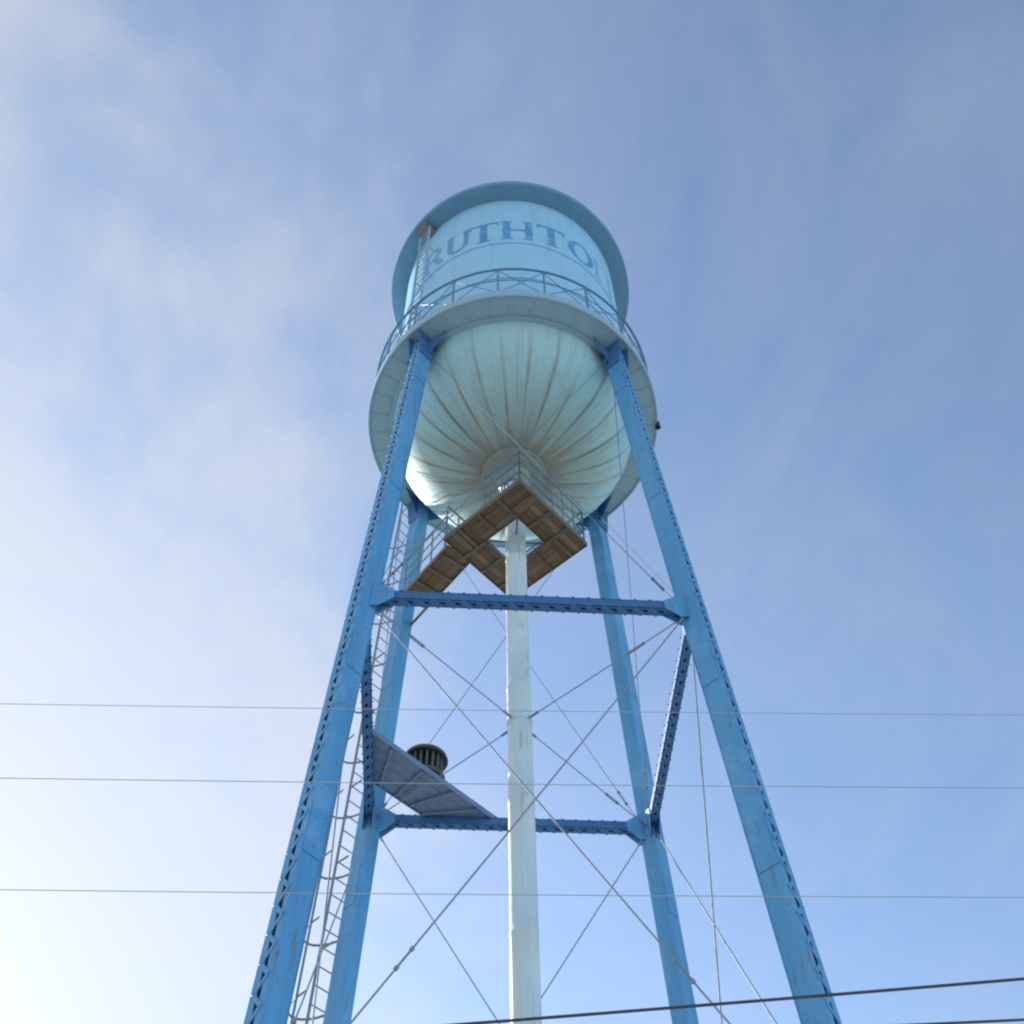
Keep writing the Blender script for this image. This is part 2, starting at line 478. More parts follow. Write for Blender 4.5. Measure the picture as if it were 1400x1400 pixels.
link('bowl_outlet', bm, M_BOWL, bowl, smooth=True).modifiers.new('es', 'EDGE_SPLIT').split_angle = R(35)

# roof with its overhanging eave
bm = bmesh.new()
lathe(bm, [(R_TANK - 0.05, Z_EAVE - 0.02), (R_EAVE - 0.02, Z_EAVE - 0.02), (R_EAVE, Z_EAVE - 0.0), (R_EAVE, Z_EAVE + 0.12), (R_EAVE - 0.02, Z_EAVE + 0.14), (2.2, Z_EAVE + 0.62), (0.25, Z_EAVE + 1.72), (0.0, Z_EAVE + 1.78)], 112)
roof = link('roof', bm, M_ROOF, T, smooth=True)
roof.modifiers.new('es', 'EDGE_SPLIT').split_angle = R(35)
bm = bmesh.new()
lathe(bm, [(0.18, Z_EAVE + 1.70), (0.18, Z_EAVE + 2.0), (0.26, Z_EAVE + 2.02), (0.05, Z_EAVE + 2.2), (0.03, Z_EAVE + 2.5), (0.09, Z_EAVE + 2.56), (0.0, Z_EAVE + 2.66)], 24)
link('finial', bm, M_ROOF, roof, smooth=True)

# balcony: floor, inner girder, fascia
bm = bmesh.new()
lathe(bm, [(R_TANK + 0.01, ZB + 0.04), (R_BAL - 0.03, ZB + 0.04), (R_BAL - 0.03, ZB), (R_BAL, ZB), (R_BAL, ZB + 0.25), (R_BAL - 0.03, ZB + 0.25), (R_BAL - 0.03, ZB + 0.07), (R_TANK + 0.01, ZB + 0.07)], 112, close=True)
for j in range(40):
    a = YAW + 2 * PI * (j + 0.5) / 40
    n = V((math.cos(a), math.sin(a), 0)); t = V((-math.sin(a), math.cos(a), 0))
    bar(bm, n * (R_TANK + 0.08) + V((0, 0, ZB + 0.034)), n * (R_BAL - 0.032) + V((0, 0, ZB + 0.034)), 0.05, 0.016, t)
bal = link('balcony', bm, M_BAL, T, smooth=True)
bal.modifiers.new('es', 'EDGE_SPLIT').split_angle = R(35)
bm = bmesh.new()
lathe(bm, [(R_TANK * 0.98, ZB - 0.035), (R_TANK + 0.05, ZB - 0.035), (R_TANK + 0.05, ZB + 0.035), (R_TANK * 0.98, ZB + 0.035)], 112, close=True)
link('girder_ring', bm, M_BAL, bal)
bm = bmesh.new()
NP = 20
RP = R_BAL - 0.05
def rp(a, z): return V((RP * math.cos(a), RP * math.sin(a), z))
ZR = ZB + 1.36
for j in range(NP):
    a = YAW + 2 * PI * (j + 0.5) / NP
    b_ = a + 2 * PI / NP
    n = V((math.cos(a), math.sin(a), 0))
    bar(bm, rp(a, ZB + 0.05), rp(a, ZR), 0.035, 0.035, n)
    for s in range(4):
        p = a + (b_ - a) * s / 4; q = a + (b_ - a) * (s + 1) / 4
        tube(bm, rp(p, ZR), rp(q, ZR), 0.026, 8)
        tube(bm, rp(p, ZB + 0.82), rp(q, ZB + 0.82), 0.011, 6)
    tube(bm, rp(a, ZB + 0.27), rp(b_, ZR - 0.05), 0.009, 6)
    tube(bm, rp(b_, ZB + 0.27), rp(a, ZR - 0.05), 0.009, 6)
link('balcony_railing', bm, M_RAIL, bal)
# small floodlight bracket hanging off the balcony rim
a = R(-2)
n = V((math.cos(a), math.sin(a), 0)); t = V((-math.sin(a), math.cos(a), 0))
bm = bmesh.new()
bar(bm, n * (R_BAL - 0.02) + V((0, 0, ZB + 0.1)), n * (R_BAL + 0.03) + V((0, 0, ZB + 0.0)), 0.04, 0.03, t)
c0 = n * (R_BAL - 0.01) + V((0, 0, ZB - 0.10))
lathe(bm, [(0.0, 0.07), (0.03, 0.07), (0.045, 0.01), (0.06, -0.06), (0.05, -0.06), (0.0, -0.03)], 16, c=c0)
link('floodlight', bm, M_DARK, bal)

# ladder from balcony to roof hatch
def ladder(name, a, b, across, out, width, mat, parent, rr=0.022, step=0.3, standoff=None, cage=False):
    bm = bmesh.new()
    a, b = V(a), V(b)
    d = (b - a).normalized()
    ac = (V(across) - d * V(across).dot(d)).normalized()
    for s in (-1, 1):
        bar(bm, a + ac * s * width / 2, b + ac * s * width / 2, 0.014, 0.055, ac)
    L = (b - a).length
    k = step / 2
    while k < L:
        p = a + d * k
        tube(bm, p - ac * width / 2, p + ac * width / 2, 0.011, 6)
        k += step
    if standoff:
        k = 0.4
        while k < L:
            p = a + d * k
            for s in (-1, 1):
                bar(bm, p + ac * s * width / 2, p + ac * s * width / 2 - V(out) * standoff, 0.035, 0.012, d)
            k += 1.5
    return link(name, bm, mat, parent)
aL = R(223.5)
n = V((math.cos(aL), math.sin(aL), 0)); t = V((-math.sin(aL), math.cos(aL), 0))
ladder('roof_ladder', n * (R_TANK + 0.24) + V((0, 0, ZB + 0.1)), n * (R_TANK + 0.24) + V((0, 0, Z_EAVE - 0.03)), t, n, 0.32, M_BAL, T, standoff=0.23)
bm = bmesh.new()
c0 = n * (R_TANK + 0.22) + V((0, 0, Z_EAVE - 0.055))
box(bm, c0, n * 0.19, t * 0.2, V((0, 0, 0.03)))
box(bm, c0 + V((0, 0, -0.061)), n * 0.15, t * 0.16, V((0, 0, 0.03)))
link('hatch', bm, M_STEEL, roof)

# legs: two channels with laced faces
W_R, W_T = 0.275, 0.225
for i in range(4):
    a, b = leg_pt(i, 0.35), leg_pt(i, ZB + 0.3)
    rad = V((math.cos(LEG_ANG[i]), math.sin(LEG_ANG[i]), 0))
    d = (b - a).normalized()
    tan = V((-math.sin(LEG_ANG[i]), math.cos(LEG_ANG[i]), 0))
    out = tan.cross(d).normalized()
    if out.dot(rad) < 0: out = -out
    bm = bmesh.new()
    for s in (-1, 1):
        o = tan * s * (W_T / 2)
        bar(bm, a + o, b + o, 0.014, W_R, tan)                                    # web
        for q in (-1, 1):
            p0 = tan * s * (W_T / 2 - 0.045) + out * q * (W_R / 2 - 0.007)
            bar(bm, a + p0, b + p0, 0.076, 0.012, tan)                            # flange
    L = (b - a).length
    o = out * -(W_R / 2 + 0.004)
    bar(bm, a + o, b + o, W_T + 0.03, 0.008, tan)                                # inner cover plate
    k = 0.2
    while k < L - 0.2:
        for s in (-1, 1):
            rivet(bm, a + d * k + o - out * 0.004 + tan * s * (W_T / 2 - 0.03), -out, 0.013, 0.01)
        k += 0.12
    for q in (1,):                                                               # lacing on the outer face
        k, s = 0.25, 1
        o = out * q * (W_R / 2 + 0.003)
        while k < L - 0.5:
            p = a + d * k + o + tan * s * (W_T / 2 - 0.035)
            r_ = a + d * (k + 0.17) + o - tan * s * (W_T / 2 - 0.035)
            ext = (r_ - p).normalized() * 0.025
            bar(bm, p - ext, r_ + ext, 0.05, 0.007 + 0.001 * (s + 1), d.cross(out))
            rivet(bm, p + out * q * 0.006, out * q, 0.016, 0.012)
            k += 0.17; s = -s
    # splice plates with rivets on the webs
    for zc in (0.9, 5.1, 9.9, 12.9, 17.4, 21.2):
        k = (zc - a.z) / d.z
        for s in (-1, 1):
            o = tan * s * (W_T / 2 + 0.012)
            bar(bm, a + d * (k - 0.35) + o, a + d * (k + 0.35) + o, 0.012, W_R - 0.03, tan)
            for u in range(8):
                for w in (-0.08, 0.0, 0.08):
                    rivet(bm, a + d * (k - 0.31 + 0.088 * u) + o + tan * s * 0.006 + out * w, tan * s)
    leg = link('leg', bm, M_LEG, T)
    bm = bmesh.new()
    box(bm, V((a.x, a.y, 0.36)), rad * 0.3, tan * 0.3, V((0, 0, 0.02)))
    link('base_plate', bm, M_LEG, leg)
    bm = bmesh.new()
    lathe(bm, [(0.0, -0.4), (0.75, -0.4), (0.5, 0.34), (0.0, 0.34)], 4, c=V((a.x, a.y, 0)))
    link('footing', bm, M_CONC, leg)
    # head: gusset plates tying leg to tank and balcony, dark blue standing in for shadowed holes
    bm = bmesh.new()
    top = leg_pt(i, ZB)
    for s in (-1, 1):
        o = tan * s * (W_T / 2 + 0.02)
        plate(bm, [top + o + rad * -0.24 + V((0, 0, 0.5)), top + o + rad * 0.2 + V((0, 0, 0.5)), top + o + rad * 0.27 + V((0, 0, -0.1)),
                   top + o + rad * 0.2 + V((0, 0, -0.75)), top + o + rad * -0.1 + V((0, 0, -0.75)), top + o + rad * -0.17 + V((0, 0, -0.2))], tan, 0.016)
        # wing plates spreading round the tank
        w0 = top + tan * s * (W_T / 2 + 0.01) - rad * 0.02
        plate(bm, [w0 + V((0, 0, -0.03)), w0 + tan * s * 0.40 + rad * -0.04 + V((0, 0, -0.03)), w0 + tan * s * 0.36 + rad * -0.04 + V((0, 0, -0.13)), w0 + V((0, 0, -0.62))], rad, 0.018)
    box(bm, leg_pt(i, ZB + 0.32), rad * 0.17, tan * 0.16, V((0, 0, 0.02)))
    link('head_gusset', bm, M_STRUT, leg)

# ring struts and their gussets, two levels
def toward(i, j, z, off):
    p, q = leg_pt(i, z), leg_pt(j, z)
    return p + (q - p).normalized() * off
SIDES = [(0, 1), (1, 3), (3, 2), (2, 0)]
for z in (Z1, Z0):
    for i, j in SIDES:
        p, q = toward(i, j, z, 0.12), toward(j, i, z, 0.12)
        d = (q - p).normalized()
        side = V((0, 0, 1)).cross(d).normalized()
        bm = bmesh.new()
        for s in (-1, 1):
            bar(bm, p + side * s * 0.062, q + side * s * 0.062, 0.010, 0.15, side)
            bar(bm, p + side * s * 0.045 - V((0, 0, 0.070)), q + side * s * 0.045 - V((0, 0, 0.070)), 0.052, 0.010, side)
            bar(bm, p + side * s * 0.045 + V((0, 0, 0.070)), q + side * s * 0.045 + V((0, 0, 0.070)), 0.052, 0.010, side)
        L = (q - p).length
        k = 0.2
        while k < L - 0.2:
            for s in (-1, 1):
                c0 = p + d * k + V((0, 0, 0.079 * s))
                bar(bm, c0 - side * 0.055 - d * 0.07, c0 + side * 0.055 + d * 0.07, 0.085, 0.007, d)
                rivet(bm, c0 - side * 0.05 - d * 0.09 + V((0, 0, 0.004 * s)), V((0, 0, s)))
                rivet(bm, c0 + side * 0.05 + d * 0.09 + V((0, 0, 0.004 * s)), V((0, 0, s)))
            k += 0.21
        st = link('strut', bm, M_STRUT, T)
        for e, f in ((i, j), (j, i)):
            bm = bmesh.new()
            u = (leg_pt(f, z) - leg_pt(e, z)).normalized()
            up = (leg_pt(e, z + 1) - leg_pt(e, z)).normalized()
            c0 = leg_pt(e, z)
            nn = u.cross(V((0, 0, 1))).normalized()
            for s in (-1, 1):
                o = nn * s * 0.078
                plate(bm, [c0 + u * 0.10 + up * 0.22 + o, c0 + u * 0.19 + up * 0.20 + o, c0 + u * 0.40 + V((0, 0, 0.075)) + o, c0 + u * 0.40 - V((0, 0, 0.075)) + o,
                           c0 + u * 0.21 - up * 0.27 + o, c0 + u * 0.10 - up * 0.27 + o], nn, 0.012)
                for v in range(5):
                    rivet(bm, c0 + u * 0.145 + up * (-0.20 + 0.09 * v) + o + nn * s * 0.006, nn * s)
                    rivet(bm, c0 + u * (0.18 + 0.045 * v) + o + nn * s * 0.006 + V((0, 0, 0.03)), nn * s)
            link('gusset', bm, M_LEG, st)

# tie rods
def rod(p, q, r=0.0145, buckle=0.5, mat=None):
    mat = mat or M_ROD
    bm = bmesh.new()
    p, q = V(p), V(q)
    mid = p.lerp(q, 0.5)
    d = (q - p).normalized()
    sag = V((0, 0, -0.0025 * (q - p).length))
    pts = []
    for k in range(13):
        f = k / 12
        pts.append(p.lerp(q, f) + sag * 4 * f * (1 - f))
    path_tube(bm, pts, r, 8)
    x, y, _ = frame(d)
    for e, dd in ((p, d), (q, -d)):
        bar(bm, e - dd * 0.05, e + dd * 0.16, 0.035, 0.022, x)
    o = link('tie_rod', bm, mat, T, smooth=True)
    o.modifiers.new('es', 'EDGE_SPLIT').split_angle = R(50)
    bm = bmesh.new()
    c0 = p.lerp(q, buckle) + sag * 4 * buckle * (1 - buckle)
    for s in (-1, 1):
        tube(bm, c0 + x * s * 0.02 - d * 0.13, c0 + x * s * 0.02 + d * 0.13, 0.006, 6)
        tube(bm, c0 + d * s * 0.11, c0 + d * s * 0.15, 0.024, 8)
    link('turnbuckle', bm, mat, o)
for i, j in SIDES:
    for za, zb_ in ((Z1, ZB - 0.45), (Z0, Z1), (0.7, Z0)):
        for e, f, off in ((i, j, 0.045), (j, i, -0.045)):
            nn = (leg_pt(j, za) - leg_pt(i, za)).normalized().cross(V((0, 0, 1)))
            lo = toward(e, f, za + (0.2 if za != Z1 else 0.18), 0.17) + nn * off
            hi = toward(f, e, zb_ - (0.24 if zb_ < 20 else 0.0), 0.17) + nn * off
            rod(lo, hi, 0.0108 if za < Z1 else 0.0070, 0.24 if za < Z1 else 0.06, None if za < Z1 else M_RODB)
for i in range(4):                           # horizontal ties to the riser
    p = leg_pt(i, Z1 - 0.03)
    u = V((p.x, p.y, 0)).normalized()
    rod(p - u * 0.16, u * (R_PIPE + 0.02) + V((0, 0, Z1 - 0.03)), 0.0092, 0.3)

# riser pipe
bm = bmesh.new()
prof = [(R_PIPE, 0.0)]
for z in (2.1, 4.2, 6.3, 8.4, 10.5, 12.6, 14.9, 16.8, 18.2):
    prof += [(R_PIPE, z - 0.012), (R_PIPE + 0.006, z - 0.006), (R_PIPE + 0.006, z + 0.006), (R_PIPE, z + 0.012)]
prof += [(R_PIPE, ZB - H_BOWL - 0.38)]
lathe(bm, prof, 40)
pipe = link('riser_pipe', bm, M_PIPE, T, smooth=True)
for z in (Z1 - 0.03, Z0 - 0.03):
    bm = bmesh.new()
    lathe(bm, [(R_PIPE + 0.002, z - 0.03), (R_PIPE + 0.010, z - 0.03), (R_PIPE + 0.010, z + 0.03), (R_PIPE + 0.002, z + 0.03)], 40, close=True)
    link('collar', bm, M_PIPE, pipe)
bm = bmesh.new()
lathe(bm, [(0.0, -0.3), (0.6, -0.3), (0.55, 0.3), (0.0, 0.3)], 24)
link('footing', bm, M_CONC, pipe)

# square inspection walkway round the riser, below the bowl
DH, DI = 1.255, 0.545
def dk(k, r_, z=Z_DECK): 
    a = YAW + PI / 2 * k
    return V((r_ * math.cos(a), r_ * math.sin(a), z))
bm = bmesh.new()
for k in range(4):                           # loose boards, laid lengthways along each side
    p0, p1 = dk(k, 1), dk(k + 1, 1)
    d = (p1 - p0).normalized()
    nrm = V((p0.x + p1.x, p0.y + p1.y, 0)).normalized()
    ho, hi = DH * 0.7071, DI * 0.7071
    w = (ho - hi) / 4
    for b_ in range(4):
        off = hi + w * (b_ + 0.5)
        # pinwheel layout: each side runs through one corner and butts at the other
        s0, s1 = -hi, ho
        bar(bm, nrm * off + d * (s0 + 0.004) + V((0, 0, Z_DECK + 0.03)), nrm * off + d * (s1 - 0.002) + V((0, 0, Z_DECK + 0.03)), w - 0.008, 0.04 - 0.004 * (b_ % 2), nrm)
deck = link('walkway_deck', bm, M_DECK, T)
bm = bmesh.new()
for k in range(4):                           # edge angles and cross bearers
    p0, p1 = dk(k, 1), dk(k + 1, 1)
    d = (p1 - p0).normalized(); nrm = V((p0.x + p1.x, p0.y + p1.y, 0)).normalized()
    ho, hi = DH * 0.7071, DI * 0.7071
    for off, ln in ((ho + 0.006, ho + 0.012), (hi - 0.006, hi - 0.012)):
        bar(bm, nrm * off - d * ln + V((0, 0, Z_DECK + 0.03)), nrm * off + d * (ln - 0.013) + V((0, 0, Z_DECK + 0.03)), 0.012, 0.11, nrm)
    for s in (-0.62, -0.1, 0.42):
        bar(bm, nrm * hi + d * s * ho + V((0, 0, Z_DECK - 0.012)), nrm * ho + d * s * ho + V((0, 0, Z_DECK - 0.012)), 0.05, 0.04, d)
    # short stays from deck to riser pipe
    q = dk(k, DI - 0.03, Z_DECK + 0.0); q2 = dk(k, R_PIPE, Z_DECK + 0.0)
    tube(bm, q, q2, 0.016, 6)
link('deck_frame', bm, M_RUSTY, deck)
# railing
bm = bmesh.new()
ho = DH * 0.7071 - 0.02
def rail_line(bm, a, b, z, h, n, post=0.016, rail=0.017):
    a, b = V(a), V(b)
    for k in range(n + 1):
        p = a.lerp(b, k / n)
        tube(bm, p + V((0, 0, z)), p + V((0, 0, z + h)), post, 6)
    for hh in (h, h * 0.66, h * 0.36):
        tube(bm, a + V((0, 0, z + hh)), b + V((0, 0, z + hh)), rail if hh == h else rail * 0.75, 6)
cor = [V((dk(k, DH - 0.03).x, dk(k, DH - 0.03).y, 0)) for k in range(4)]
dL = V((math.cos(R(129)), math.sin(R(129)), 0))          # the gangway runs towards the ladder on the back-left leg
for k in range(4):
    a, b = cor[k], cor[(k + 1) % 4]
    if k == 2:
        a = a.lerp(b, 0.52)                   # opening where the gangway starts
    rail_line(bm, a, b, Z_DECK + 0.05, 1.0, 6, 0.017, 0.021)
# toe board
for k in range(4):
    a, b = cor[k], cor[(k + 1) % 4]
    if k == 2: a = a.lerp(b, 0.52)
    u = (b - a).normalized()
    bar(bm, a + u * 0.03 + V((0, 0, Z_DECK + 0.12)), b - u * 0.03 + V((0, 0, Z_DECK + 0.12)), 0.012, 0.12, u.cross(V((0, 0, 1))))
link('deck_railing', bm, M_RODB, deck)
# gangway from the deck to the ladder on the back-left leg
g0 = cor[2] * 1.0
perp = V((-dL.y, dL.x, 0))
if perp.x < 0: perp = -perp
start = V((-1.06, 0.27, 0)) - dL * 0.085
end_l = 1.36
bm = bmesh.new()
for b_ in range(3):
    o = perp * (-0.17 + 0.17 * b_)
    bar(bm, start + dL * 0.012 + o + V((0, 0, Z_DECK + 0.03)), start + dL * end_l + o + V((0, 0, Z_DECK + 0.03)), 0.155, 0.04 - 0.003 * b_, perp)
gw = link('gangway', bm, M_DECK, T)
bm = bmesh.new()
for s in (-1, 1):
    o = perp * s * 0.265
    bar(bm, start + o + dL * 0.012 + V((0, 0, Z_DECK + 0.01)), start + dL * 1.92 + o + V((0, 0, Z_DECK + 0.01)), 0.012, 0.10, perp)
for k in range(4):
    c0 = start + dL * (0.2 + k * 0.38)
    bar(bm, c0 - perp * 0.255 + V((0, 0, Z_DECK - 0.02)), c0 + perp * 0.255 + V((0, 0, Z_DECK - 0.02)), 0.05, 0.05, dL)
link('gangway_beam', bm, M_RUSTY, gw)
bm = bmesh.new()
for s in (-1, 1):
    o = perp * s * 0.25
    rail_line(bm, start + dL * 0.1 + o, start + dL * end_l + o, Z_DECK + 0.05, 1.0, 3)
link('gangway_railing', bm, M_STEEL, gw)

# access ladder up the back-left leg, on its outer face
i = 2
rad = V((math.cos(LEG_ANG[i]), math.sin(LEG_ANG[i]), 0)); tan = V((-math.sin(LEG_ANG[i]), math.cos(LEG_ANG[i]), 0))
la, lb = leg_pt(i, 2.6) + rad * 0.40, leg_pt(i, ZB + 1.1) + rad * 0.40
acc = ladder('access_ladder', la, lb, tan, rad, 0.38, M_LADDER, T, standoff=0.27, step=0.3)
bm = bmesh.new()
dd = (lb - la).normalized()
L = (lb - la).length
hoopR = 0.34
k = 1.5
hs = []
while k < L - 0.8:
    c0 = la + dd * k
    prev = None
    pts = []
    for s in range(11):
        t = -PI / 2 + PI * s / 10
        pts.append(c0 + tan * math.sin(t) * 0.3 + rad * (math.cos(t) * 0.6 + 0.02))
    for p, q in zip(pts, pts[1:]):
        bar(bm, p, q, 0.04, 0.008, dd)
    hs.append(pts)
    k += 1.2
for idx in (1, 3, 5, 7, 9):
    for A, B in zip(hs, hs[1:]):
        bar(bm, A[idx], B[idx], 0.03, 0.006, tan)
link('safety_cage', bm, M_LADDER, acc)
# conduit clipped beside the ladder
bm = bmesh.new()
tube(bm, leg_pt(i, 0.5) + rad * 0.16 - tan * 0.19, leg_pt(i, Z1 + 0.2) + rad * 0.16 - tan * 0.19, 0.022, 8)
zz = 1.0
while zz < Z1:
    c0 = leg_pt(i, zz) + rad * 0.16 - tan * 0.16
    bar(bm, c0 - tan * 0.065, c0 + tan * 0.045, 0.03, 0.06, rad)
    zz += 0.9
link('conduit', bm, M_STEEL, T)

# siren platform: plank across the back-left corner of the ring
zt = Z1 + 0.085
bm = bmesh.new()
def onl(t):  return toward(2, 0, 0, t)
lp = leg_pt(2, Z1)
uL = (leg_pt(0, Z1) - lp).normalized(); uB = (leg_pt(3, Z1) - lp).normalized()
inn0, inn1 = lp + uL * 1.90, lp + uB * 1.98
out0, out1 = lp + uL * 0.86, lp + uB * 0.92
for k in range(4):
    f0, f1 = k / 4 + 0.006, (k + 1) / 4 - 0.006
    poly = [out0.lerp(inn0, f0), out0.lerp(inn0, f1), out1.lerp(inn1, f1), out1.lerp(inn1, f0)]
    poly = [V((p.x, p.y, zt + 0.02)) for p in poly]
    plate(bm, poly, V((0, 0, 1)), 0.045 - 0.003 * (k % 2))
spl = link('siren_platform', bm, M_SPLAT, T)
bm = bmesh.new()
for f in (0.0, 1.0):
    p, q = out0.lerp(inn0, f), out1.lerp(inn1, f)
    e = (q - p).normalized()
    sd = e.cross(V((0, 0, 1)))
    if sd.dot(inn0 - out0) < 0: sd = -sd
    sh = sd * (0.008 if f else -0.008)
    bar(bm, V((p.x, p.y, zt + 0.01)) + sh, V((q.x, q.y, zt + 0.01)) + sh, 0.014, 0.10, sd)
for f in (0.18, 0.42, 0.66, 0.86):
    p, q = out0.lerp(out1, f), inn0.lerp(inn1, f)
    p, q = p.lerp(q, 0.03), p.lerp(q, 0.97)
    bar(bm, V((p.x, p.y, zt - 0.026)), V((q.x, q.y, zt - 0.026)), 0.05, 0.045, out1 - out0)
link('platform_edge', bm, M_SPLAT, spl)

# ------------------------------------------------------------------ the siren
cs = out0.lerp(inn0, 0.56).lerp(out1.lerp(inn1, 0.56), 0.55)
SK = 1.14
S = empty('siren', (cs.x, cs.y, zt + 0.043), 'dark round slotted warning siren on the grey plank platform', 'siren')
c0 = V((cs.x, cs.y, zt + 0.043))
bm = bmesh.new()
lathe(bm, [(0.19, 0.0), (0.24, 0.0), (0.24, 0.02), (0.19, 0.02)], 32, c=c0, close=True)
for k in range(3):
    a = 2 * PI * k / 3 + 0.4
    p = c0 + V((0.20 * math.cos(a), 0.20 * math.sin(a), 0))
    tube(bm, p, c0 + V((0.15 * math.cos(a), 0.15 * math.sin(a), 0.16)), 0.016, 8)
    tube(bm, p, p + V((0, 0, 0.02)), 0.04, 8)
link('stand', bm, M_SIREN, S)
bm = bmesh.new()
lathe(bm, [(0.0, 0.10), (0.27, 0.10), (0.285, 0.12), (0.285, 0.15), (0.24, 0.17), (0.24, 0.19), (0.0, 0.19)], 40, c=c0)
link('lower_flange', bm, M_SIREN, S, smooth=False)
bm = bmesh.new()
lathe(bm, [(0.0, 0.0), (0.11, 0.0), (0.13, 0.03), (0.13, 0.095), (0.0, 0.095)], 24, c=c0)
link('motor_housing', bm, M_SIREN, S)
bm = bmesh.new()
for k in range(18):                          # stator vanes
    a = 2 * PI * k / 18
    n = V((math.cos(a), math.sin(a), 0)); t = V((-math.sin(a), math.cos(a), 0))
    bar(bm, c0 + n * 0.225 + V((0, 0, 0.188)), c0 + n * 0.225 + V((0, 0, 0.50)), 0.035, 0.05, t)
link('stator', bm, M_SIREN, S)
bm = bmesh.new()
lathe(bm, [(0.0, 0.17), (0.17, 0.17), (0.17, 0.51), (0.0, 0.51)], 32, c=c0)
link('rotor', bm, M_DARK, S, smooth=False)
bm = bmesh.new()
lathe(bm, [(0.0, 0.49), (0.26, 0.49), (0.305, 0.47), (0.315, 0.48), (0.30, 0.53), (0.20, 0.60), (0.08, 0.635), (0.0, 0.64)], 40, c=c0)
link('hood', bm, M_SIREN, S, smooth=True).modifiers.new('es', 'EDGE_SPLIT').split_angle = R(40)

S.scale = (SK, SK, SK)

# ------------------------------------------------------------------ overhead wires and the poles that carry them
WY, WS = -4.62, 0.045
def wy(x): return WY + WS * x
XP = 26.0
GRP = 'overhead wires in front of the tower'
def wire(label, z, r, mat, sag=0.5, dy=0.0):
    bm = bmesh.new()
    pts = []
    for k in range(61):
        x = -XP + 2 * XP * k / 60
        f = (x / XP) ** 2
        pts.append(V((x, wy(x) + dy, z + sag * f)))
    path_tube(bm, pts, r, 6)
    o = link('overhead_wire', bm, mat, None, smooth=True)
    tag(o, label, 'wire', GRP)
    return z + sag
W = [('thin overhead wire, highest of the wires, passing just above the siren', 9.56, 0.0034),
     None,
     ('faint thin overhead wire third from the top, crossing the lower bracing rods', 7.49, 0.0034)]
W[1] = ('thin overhead wire second from the top, crossing the grey siren platform', 8.65, 0.0038)
tops = [wire(l, z, r, M_WIRE) for l, z, r in W]
# thick insulated service cable sloping down to the left, and one more low at the right corner
def slope_cable(label, p, q, ext0, ext1, r, sag):
    bm = bmesh.new()
    p, q = V(p), V(q)
    d = (q - p)
    pts = []
    for k in range(49):
        f = -ext0 + (1 + ext0 + ext1) * k / 48
        pts.append(p + d * f + V((0, 0, sag * ((f - 0.5) ** 2 - 0.25))))
    path_tube(bm, pts, r, 8)
    o = link('service_cable', bm, M_CABLE, None, smooth=True)
    tag(o, label, 'cable', GRP)
    return pts
cab = slope_cable('thick black service cable rising to the right across the bottom of the legs', (-0.153, wy(-0.153), 6.398), (3.665, wy(3.665), 6.764), 6.4, 5.8, 0.0115, 0.012)
cab2 = slope_cable('short visible black cable low in the bottom right corner', (2.99, wy(2.99), 6.397), (3.545, wy(3.545), 6.428), 45.0, 40.0, 0.010, 0.0003)
def utility_pole(x, label):
    y = wy(x) + 0.30
    P = empty('utility_pole', (x, y, 0), label, 'utility pole')
    bm = bmesh.new()
    tube(bm, (x, y, -0.5), (x, y, 10.9), 0.17, 14, 0.11)
    link('pole', bm, M_WOOD, P, smooth=False)
    for z in tops:
        bm = bmesh.new()
        bar(bm, (x, y - 0.10, z - 0.10), (x, y - 0.34, z - 0.10), 0.06, 0.06, V((1, 0, 0)))
        lathe(bm, [(0.0, -0.08), (0.05, -0.08), (0.06, -0.03), (0.035, -0.01), (0.0, -0.005)], 12, c=V((x, wy(x), z)))
        link('insulator', bm, M_PORC, P)
utility_pole(-XP, 'wooden utility pole carrying the wires left of the tower')
utility_pole(XP, 'wooden utility pole carrying the wires right of the tower')

# ------------------------------------------------------------------ light
SUN_AZ, SUN_EL = R(-42), R(24)          # azimuth from +Y towards +X
sd = V((math.sin(SUN_AZ) * math.cos(SUN_EL), math.cos(SUN_AZ) * math.cos(SUN_EL), math.sin(SUN_EL)))
L = bpy.data.lights.new('sun', 'SUN')
L.energy = 4.2
L.angle = R(0.6)
L.color = (1.0, 0.95, 0.87)
so = bpy.data.objects.new('sun', L)
C.objects.link(so)
so.location = sd * 60
so.rotation_euler = (-sd).to_track_quat('-Z', 'Y').to_euler()

w = bpy.data.worlds.new('World')
bpy.context.scene.world = w
w.use_nodes = True
nt = w.node_tree
bg = nt.nodes['Background']
sky = N(nt, 'ShaderNodeTexSky', sky_type='NISHITA', sun_disc=False, sun_elevation=SUN_EL, sun_rotation=SUN_AZ % (2 * PI),
        altitude=300, air_density=1.0, dust_density=0.45, ozone_density=1.5)
tc = N(nt, 'ShaderNodeTexCoord')
sp = N(nt, 'ShaderNodeSeparateXYZ')
nt.links.new(tc.outputs['Generated'], sp.inputs[0])
zc = math_node(nt, 'MAXIMUM', sp.outputs[2], 0.06)
cu = math_node(nt, 'DIVIDE', sp.outputs[0], zc)
cv = math_node(nt, 'DIVIDE', sp.outputs[1], zc)
cb = N(nt, 'ShaderNodeCombineXYZ')
nt.links.new(cu, cb.inputs[0]); nt.links.new(cv, cb.inputs[1])
